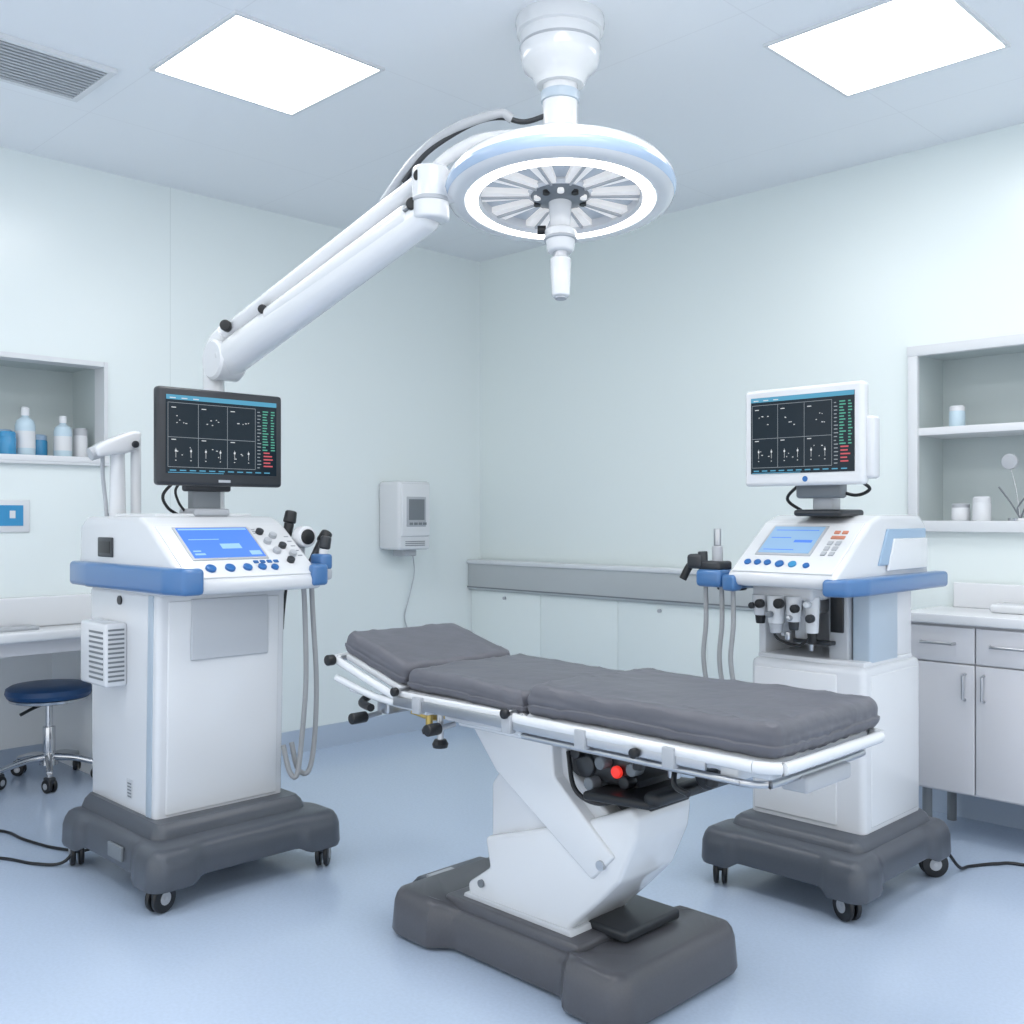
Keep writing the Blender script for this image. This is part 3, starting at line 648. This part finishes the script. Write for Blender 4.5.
for i, (x, y, zb_) in enumerate(((2.775, -1.45, 0.73), (2.845, -1.45, 0.73), (2.90, -1.46, 0.74))):
    g.tube("probe_hose_%d" % (i+1), [(x, y, 1.09), (x, y+0.002, 0.95), (x-0.01, y, 0.82), (x+0.005, y+0.01, zb_-0.03), (x+0.03, y+0.03, zb_-0.07), (x+0.07, y+0.125, zb_-0.05)], 0.009, M['hose'])

# ------------------------------------------------------------------ OPERATING TABLE
g = G("operating_table", (2.85, -2.36, 0), ab=True)
g.slab("base_cover", 2.345, 3.315, -2.62, -2.045, 0.012, 0.155, M['tbase'], r=0.06, waist_y=0.055, edge=0.60, drop=0.02,
       prof=((0.004, 0.0), (-0.004, 0.10), (0.004, 0.70), (0.012, 0.86), (0.022, 0.95), (0.038, 1.0)))
g.box("base_foot_rail", (2.40, -2.54, 0.0), (3.26, -2.12, 0.02), M['black'], 0.005)
g.prism("base_step", [(2.20, 0.0), (2.19, 0.05), (2.26, 0.115), (2.55, 0.13), (2.55, 0.0)], -2.42, -2.12, M['dgrey'], 'y', 0.012)
g.box("base_label", (2.30, -2.41, 0.118), (2.42, -2.30, 0.1265), M['ltgrey'])
g.box("base_top_plate", (2.54, -2.54, 0.120), (3.10, -2.13, 0.160), M['tbase'], 0.012)
g.box("base_black_pad", (3.00, -2.42, 0.15), (3.17, -2.16, 0.182), M['char'], 0.01)
# angled column
ya, yb = -2.50, -2.25
g.prism("column_lower_arm", [(2.61, 0.155), (2.60, 0.20), (2.70, 0.27), (2.68, 0.36), (2.87, 0.42), (3.10, 0.50), (3.25, 0.565), (3.275, 0.54), (3.265, 0.47), (3.21, 0.35), (3.13, 0.27), (3.02, 0.165)], ya, yb, M['white2'], 'y', 0.014, 3)
g.prism("column_upper_arm", [(2.60, 0.70), (2.61, 0.655), (2.72, 0.57), (2.68, 0.52), (2.68, 0.34), (2.85, 0.36), (3.18, 0.44), (3.22, 0.475), (3.0, 0.62), (2.99, 0.70)], ya+0.03, yb-0.03, M['white'], 'y', 0.012, 3)
g.prism("column_face", [(2.63, 0.70), (2.74, 0.575), (3.12, 0.34), (3.20, 0.42), (2.98, 0.60), (2.97, 0.70)], ya-0.010, yb+0.004, M['white2'], 'y', 0.008, 3)
g.prism("column_foot_collar", [(2.59, 0.150), (2.60, 0.172), (3.04, 0.176), (3.05, 0.150)], ya-0.01, yb+0.01, M['offw'], 'y', 0.005)
g.cyl("pivot_bolt_1", (3.155, ya-0.004, 0.39), (3.155, ya-0.016, 0.39), 0.014, M['steel'])
g.cyl("pivot_bolt_2", (2.67, ya+0.002, 0.215), (2.67, ya-0.008, 0.215), 0.012, M['grey'])
g.box("top_bracket", (2.58, -2.52, 0.69), (3.26, -2.20, 0.725), M['white2'], 0.008)
g.box("head_mount_plate", (2.56, -2.56, 0.71), (2.98, -2.18, 0.75), M['white'], 0.008)
g.box("actuator_block", (3.00, -2.46, 0.60), (3.22, -2.24, 0.69), M['char'], 0.012)
g.prism("actuator_wedge", [(2.99, 0.63), (3.20, 0.51), (3.28, 0.55), (3.18, 0.66), (3.0, 0.69)], -2.44, -2.26, M['black'], 'y', 0.008)
PF = Matrix.Translation((3.2, 0, 0.585)) @ Matrix.Rotation(R(-4), 4, 'Y') @ Matrix.Translation((-3.2, 0, -0.585))
g.box("pedal_tray", (3.12, -2.55, 0.575), (3.35, -2.25, 0.600), M['black'], 0.01, F=PF)
g.box("pedal_lip", (3.33, -2.55, 0.585), (3.38, -2.25, 0.622), M['black'], 0.014, F=PF)
g.cyl("red_lamp", (3.185, -2.47, 0.645), (3.185, -2.485, 0.645), 0.017, M['red'], bev=0.004)
g.cyl("motor", (3.06, -2.47, 0.64), (3.06, -2.25, 0.64), 0.035, M['char'], bev=0.005)
for i, (x, z) in enumerate(((3.10, 0.60), (3.225, 0.625), (3.25, 0.665), (3.05, 0.68), (3.14, 0.665))):
    g.cyl("mech_knob_%d" % (i+1), (x, -2.46, z), (x, -2.50, z), 0.018, M['black'] if i % 2 else M['grey'], bev=0.004)
g.tube("mech_cable", [(3.0, -2.47, 0.67), (3.05, -2.50, 0.58), (3.12, -2.49, 0.55), (3.20, -2.46, 0.57)], 0.007, M['black'])
g.cyl("under_motor_black", (3.42, -2.40, 0.66), (3.42, -2.30, 0.66), 0.035, M['char'], bev=0.006)
g.box("under_motor_mount", (3.38, -2.40, 0.68), (3.46, -2.30, 0.74), M['grey'], 0.006)
# frame
Y0, Y1 = -2.655, -2.135
rz = 0.785
g.boxes("frame_cross", [((x, Y0+0.02, 0.735), (x+0.05, Y1-0.02, 0.775)) for x in (2.52, 2.92, 3.30, 3.62)], M['white2'], 0.006)
g.box("frame_spine_a", (2.50, -2.54, 0.725), (3.70, -2.49, 0.7745), M['white2'], 0.008)
g.box("frame_spine_b", (2.50, -2.30, 0.725), (3.70, -2.25, 0.7745), M['white2'], 0.008)
def ring_pts(x0, x1, y0, y1, z, r=0.06):
    pts = []
    for cx, cy, a0 in ((x1-r, y0+r, -90), (x1-r, y1-r, 0), (x0+r, y1-r, 90), (x0+r, y0+r, 180)):
        for k in range(5):
            a = R(a0+22.5*k); pts.append((cx+r*math.cos(a), cy+r*math.sin(a), z))
    pts.append(pts[0]); return pts
g.tube("side_rail", ring_pts(2.96, 3.785, Y0, Y1, rz), 0.015, M['white2'], sub=2)
g.tube("side_rail_lower", ring_pts(2.98, 3.745, Y0+0.01, Y1-0.01, rz-0.045), 0.009, M['steel'], sub=2)
g.box("deck_foot", (2.985, Y0+0.025, 0.775), (3.755, Y1-0.025, 0.80), M['white'], 0.01)
g.box("deck_mid", (2.46, Y0+0.025, 0.775), (2.955, Y1-0.025, 0.80), M['white'], 0.01)
g.box("accessory_rail_near", (2.44, Y0-0.012, 0.755), (3.60, Y0+0.0, 0.785), M['steel'], 0.003)
g.box("accessory_rail_near_mid", (2.42, Y0-0.002, 0.77), (2.96, Y0+0.02, 0.80), M['white2'], 0.006)
g.box("accessory_rail_far", (2.44, Y1, 0.755), (3.60, Y1+0.012, 0.785), M['steel'], 0.003)
HF = Matrix.Translation((2.46, 0, 0.79)) @ Matrix.Rotation(R(15), 4, 'Y') @ Matrix.Translation((-2.46, 0, -0.79))
g.box("deck_head", (2.12, Y0+0.03, 0.775), (2.44, Y1-0.03, 0.80), M['white'], 0.01, F=HF)
g.tube("head_rail", ring_pts(2.09, 2.46, Y0+0.005, Y1-0.005, 0.772, 0.05), 0.013, M['white2'], sub=2, F=HF)
g.tube("head_strut_near", [(2.60, Y0+0.02, 0.76), (2.36, Y0+0.0, 0.765), (2.13, Y0-0.002, 0.805)], 0.012, M['white2'])
g.tube("head_strut_low", [(2.62, -2.50, 0.735), (2.38, -2.56, 0.73), (2.16, -2.62, 0.77)], 0.011, M['white2'])
# mattress sections
g.cushion("mattress_foot", (3.000, -2.642, 0.802), (3.775, -2.128, 0.880), 0.026, M['fabric'], n=44, amp=0.007, seed=1.7)
g.cushion("mattress_mid", (2.468, -2.637, 0.802), (2.978, -2.133, 0.870), 0.026, M['fabric'], n=38, amp=0.006, seed=5.2, warp=lambda w: Vector((w.x, w.y, w.z-0.012*max(0, (w.x-2.7)/0.27))))
g.cushion("mattress_head", (2.105, -2.627, 0.802), (2.435, -2.143, 0.872), 0.026, M['fabric'], n=32, amp=0.006, seed=9.2, F=HF)
for i, (x, y, z, r, L_) in enumerate(((2.12, Y0-0.008, 0.865, 0.018, 0.03), (2.30, Y0-0.01, 0.70, 0.018, 0.06), (2.46, Y0-0.01, 0.80, 0.014, 0.02), (2.66, Y0-0.01, 0.715, 0.018, 0.05),
                                     (2.95, Y0-0.012, 0.80, 0.014, 0.02), (3.40, Y0-0.01, 0.765, 0.013, 0.02))):
    g.cyl("clamp_knob_%d" % (i+1), (x, y, z), (x, y-L_, z), r, M['black'], bev=0.005)
    g.cyl("clamp_stem_%d" % (i+1), (x, y+0.06, z+0.005), (x, y, z), 0.008, M['steel'])
g.boxes("rail_clamps", [((x-0.018, Y0-0.020, 0.745), (x+0.018, Y0+0.004, 0.795)) for x in (2.56, 2.95, 3.22, 3.50)], M['ltgrey'], 0.003)
g.cyl("drop_knob_1", (2.63, Y0+0.02, 0.66), (2.63, Y0+0.02, 0.76), 0.010, M['steel'])
g.lathe("drop_knob_1_cap", [(0, 0), (0.022, 0.004), (0.025, 0.015), (0.018, 0.028), (0, 0.03)], M['black'], c=(2.63, Y0+0.02, 0.645), seg=20)
g.cyl("drop_knob_2", (2.42, -2.5, 0.655), (2.42, -2.5, 0.75), 0.012, M['brass'])
g.lathe("drop_knob_2_cap", [(0, 0), (0.022, 0.004), (0.025, 0.015), (0.018, 0.028), (0, 0.03)], M['black'], c=(2.42, -2.5, 0.635), seg=20)
g.tube("lock_handle", [(2.23, -2.59, 0.755), (2.245, -2.64, 0.735), (2.32, -2.66, 0.730)], 0.013, M['black'])
g.box("clamp_block", (2.27, -2.60, 0.70), (2.33, -2.5, 0.76), M['steel'], 0.008)
g.tube("brass_chain", [(2.33, -2.5, 0.70), (2.40, -2.45, 0.68), (2.48, -2.4, 0.72)], 0.010, M['brass'])
g.tube("release_lever", [(3.48, Y0+0.04, 0.74), (3.50, Y0+0.01, 0.70), (3.55, Y0-0.005, 0.69)], 0.007, M['black'])
for i, x in enumerate((3.36, 3.47, 3.58)):
    g.cyl("under_fitting_%d" % (i+1), (x, Y0+0.05, 0.705), (x, Y0+0.05, 0.745), 0.016, M['black'] if i != 1 else M['steel'], bev=0.004)
g.box("end_plate", (3.70, -2.50, 0.70), (3.77, -2.28, 0.74), M['ltgrey'], 0.008)

# ------------------------------------------------------------------ SURGICAL LIGHT
LC = Vector((2.617, -2.084, 2.455))
g = G("surgical_light", (2.617, -2.084, H), ab=True)
cx, cy = LC.x, LC.y
g.lathe("ceiling_canopy", [(0, H), (0.15, H), (0.152, H-0.02), (0.148, H-0.05), (0.138, H-0.055), (0.135, H-0.13), (0.125, H-0.165), (0.095, H-0.19), (0.08, H-0.225), (0, H-0.225)], M['white2'], c=(cx, cy, 0))
g.lathe("canopy_groove", [(0.1365, H-0.09), (0.1385, H-0.092), (0.1385, H-0.098), (0.136, H-0.1)], M['ltgrey'], c=(cx, cy, 0))
g.cyl("drop_tube", (cx, cy, 2.50), (cx, cy, 2.83), 0.060, M['white2'], bev=0.003)
g.cyl("drop_collar", (cx, cy, 2.62), (cx, cy, 2.665), 0.072, M['white'], bev=0.006)
g.cyl("drop_sleeve", (cx, cy, 2.755), (cx, cy, 2.79), 0.066, M['stripe'], bev=0.004)
LF = Matrix.Translation(LC) @ Matrix.Rotation(R(-7), 4, Vector((1, 1, 0)).normalized())
def L(n_, prof, m_, **k): g.lathe(n_, prof, m_, F=LF, **k)
L("head_shell", [(0.10, 0.095), (0.20, 0.08), (0.31, 0.066), (0.365, 0.048), (0.386, 0.02), (0.390, -0.01), (0.381, -0.034), (0.355, -0.045), (0.325, -0.043), (0.318, -0.02)], M['white2'], seg=96, ang=50)
L("head_tint_band", [(0.3885, 0.006), (0.3915, 0.002), (0.3925, -0.008), (0.388, -0.022), (0.383, -0.032)], M['lampband'], seg=96)
L("head_cap", [(0, 0.105), (0.09, 0.105), (0.11, 0.09)], M['white2'])
L("led_ring", [(0.318, -0.038), (0.314, -0.046), (0.284, -0.046), (0.280, -0.038)], M['led'], seg=96)
L("inner_rim", [(0.280, -0.042), (0.27, -0.03), (0.268, 0.02)], M['white'], seg=96)
L("lens_plate", [(0.0, 0.0), (0.325, 0.0)], M['glassy'], seg=64)
L("hub", [(0.10, 0.0), (0.10, -0.02), (0.085, -0.035), (0.045, -0.045), (0.0, -0.046)], M['grey'], seg=48)
L("hub_ring", [(0.108, -0.0), (0.112, -0.012), (0.10, -0.02)], M['white'], seg=48)
ns = 10
bm = bmesh.new(); bm2 = bmesh.new()
for i in range(ns):
    a = 2*math.pi*i/ns+0.13
    for b_, w0, w1, r0, r1, zt, zb2 in ((bm, 0.018, 0.040, 0.105, 0.272, 0.0, -0.020), (bm2, 0.003, 0.005, 0.10, 0.272, -0.020, -0.027)):
        c, s_ = math.cos(a), math.sin(a)
        vs = []
        for z in (zt, zb2):
            for r_, w in ((r0, w0), (r1, w1)):
                for sg in (-1, 1):
                    vs.append(b_.verts.new((r_*c-sg*w*s_, r_*s_+sg*w*c, z)))
        for f in ((0, 1, 3, 2), (4, 6, 7, 5), (0, 4, 5, 1), (2, 3, 7, 6), (0, 2, 6, 4), (1, 5, 7, 3)): b_.faces.new([vs[k] for k in f])
g.done("spokes", bm, M['led2'], F=LF)
g.done("spoke_ribs", bm2, M['ltgrey'], F=LF)
for i in range(ns):
    a = 2*math.pi*(i+0.5)/ns+0.13
    g.cyl("hub_led_%d" % (i+1), (0.082*math.cos(a), 0.082*math.sin(a), -0.03), (0.082*math.cos(a), 0.082*math.sin(a), -0.042), 0.012, M['black'] if i % 2 else M['led2'], seg=12, F=LF)
g.cyl("handle_neck", (0, 0, -0.04), (0, 0, -0.15), 0.04, M['white'], r2=0.032, F=LF, bev=0.004)
g.cyl("handle_joint", (0, 0, -0.14), (0, 0, -0.22), 0.056, M['white2'], r2=0.044, F=LF, bev=0.010)
g.cyl("handle_joint_ring", (0, 0, -0.17), (0, 0, -0.18), 0.057, M['ltgrey'], F=LF, bev=0.003)
g.cyl("handle_collar", (0, 0, -0.215), (0, 0, -0.25), 0.026, M['steel'], F=LF)
g.cyl("handle_grip", (0, 0, -0.24), (0, 0, -0.375), 0.036, M['white2'], r2=0.030, F=LF, bev=0.008)
g.cyl("handle_tip", (0, 0, -0.373), (0, 0, -0.381), 0.020, M['ltgrey'], F=LF)
g.cyl("handle_knob", (-0.035, -0.035, -0.14), (-0.055, -0.055, -0.14), 0.015, M['black'], F=LF)
# arm
g.cyl("arm_post", (1.20, -2.60, 1.356), (1.20, -2.60, 1.98), 0.042, M['white2'], bev=0.004)
g.tube("arm_elbow", [(1.20, -2.60, 1.94), (1.20, -2.60, 2.0), (1.225, -2.596, 2.04), (1.28, -2.588, 2.073)], 0.04, M['white2'], seg=18)
e0 = Vector((1.28, -2.585, 1.965)); e1 = Vector((2.31, -2.40, 2.38))
g.cyl("arm_main", e0, e1, 0.072, M['white2'], r2=0.058, bev=0.025)
g.lathe("arm_elbow_joint", [(0, -0.06), (0.07, -0.06), (0.08, -0.05), (0.08, 0.05), (0.07, 0.06), (0, 0.06)], M['white'], F=Matrix.Translation((1.27, -2.59, 1.965)) @ Matrix.Rotation(R(90), 4, 'X'), seg=32)
u0 = Vector((1.235, -2.595, 2.055)); u1 = Vector((2.30, -2.40, 2.505))
g.cyl("arm_upper_link", u0, u1, 0.033, M['white'], bev=0.006)
k0 = e0.lerp(e1, 0.02)+Vector((0, 0, 0.083)); k1 = e0.lerp(e1, 0.97)+Vector((0, 0, 0.070))
g.cyl("arm_spring_bar", k0, k1, 0.016, M['ltgrey'])
sd = Vector((1, -1, 0)).normalized()
g.cyl("arm_fairing", e0.lerp(e1, 0.25)+sd*0.03+Vector((0, 0, 0.03)), e0.lerp(e1, 0.92)+sd*0.03+Vector((0, 0, 0.03)), 0.043, M['white2'], bev=0.015)
g.cyl("arm_seam_strip", e0.lerp(e1, 0.24)+sd*0.068+Vector((0, 0, 0.048)), e0.lerp(e1, 0.92)+sd*0.066+Vector((0, 0, 0.046)), 0.007, M['grey'])
for i, p in enumerate((u0.lerp(u1, 0.06)+Vector((0, 0, 0.01)), e0.lerp(e1, 0.22)+Vector((0, 0, 0.075)), u0.lerp(u1, 0.97), e0.lerp(e1, 0.93)+Vector((0, 0, 0.05)))):
    g.cyl("arm_knob_%d" % (i+1), p+sd*0.02, p+sd*0.075, 0.022 if i != 1 else 0.018, M['black'], bev=0.006)
g.cyl("wrist_joint", (2.31, -2.40, 2.35), (2.31, -2.40, 2.53), 0.064, M['white2'], bev=0.012)
g.cyl("wrist_ring", (2.31, -2.40, 2.41), (2.31, -2.40, 2.425), 0.067, M['ltgrey'], bev=0.003)
g.cyl("wrist_yoke", (2.31, -2.40, 2.44), (2.40, -2.31, 2.47), 0.045, M['white'], bev=0.008)
g.tube("yoke_bar", [(2.30, -2.41, 2.50), (2.36, -2.35, 2.575), (2.43, -2.28, 2.625), (2.52, -2.19, 2.64), (2.60, -2.10, 2.64)], 0.022, M['white'])
g.tube("lamp_cable", [(2.20, -2.43, 2.50), (2.30, -2.40, 2.59), (2.40, -2.30, 2.68), (2.47, -2.23, 2.705), (2.53, -2.17, 2.69), (2.60, -2.12, 2.71)], 0.009, M['char'])
g.tube("lamp_cable_thick", [(2.10, -2.44, 2.45), (2.25, -2.42, 2.57), (2.36, -2.35, 2.66), (2.47, -2.24, 2.715), (2.50, -2.20, 2.70)], 0.016, M['ltgrey'])

# ------------------------------------------------------------------ floor cables
g = G("power_cable", (0.8, -3.1, 0), ab=True)
g.tube("cord_a", [(0.95, -2.93, 0.10), (0.90, -2.98, 0.02), (0.75, -3.05, 0.007), (0.55, -3.10, 0.007), (0.35, -3.13, 0.007), (0.1, -3.3, 0.007)], 0.006, M['black'])
g.tube("cord_b", [(1.0, -3.05, 0.10), (0.98, -3.11, 0.02), (0.88, -3.18, 0.007), (0.72, -3.25, 0.007), (0.50, -3.42, 0.007), (0.3, -3.8, 0.007)], 0.006, M['black'])
g = G("power_cable.001", (3.6, -0.6, 0), ab=True)
g.tube("cord", [(3.40, -0.80, 0.10), (3.43, -0.74, 0.02), (3.44, -0.66, 0.007), (3.50, -0.56, 0.007), (3.58, -0.50, 0.007), (3.9, -0.47, 0.007), (4.3, -0.47, 0.007)], 0.006, M['black'])

# ------------------------------------------------------------------ camera, world, colour
cam = bpy.data.cameras.new("camera"); co = bpy.data.objects.new("camera", cam); scene.collection.objects.link(co)
co.location = (4.959, -4.658, 1.35); co.rotation_euler = (R(90), 0, R(45))
cam.sensor_width = 36; cam.lens = 36*1020/1024; cam.shift_y = 3/1024; cam.clip_start = 0.05
scene.camera = co
w = bpy.data.worlds.new("world"); scene.world = w; w.use_nodes = True
w.node_tree.nodes["Background"].inputs[0].default_value = (0.93, 0.97, 1, 1)
w.node_tree.nodes["Background"].inputs[1].default_value = 1.15
scene.view_settings.view_transform = 'Standard'
scene.view_settings.exposure = 0.38
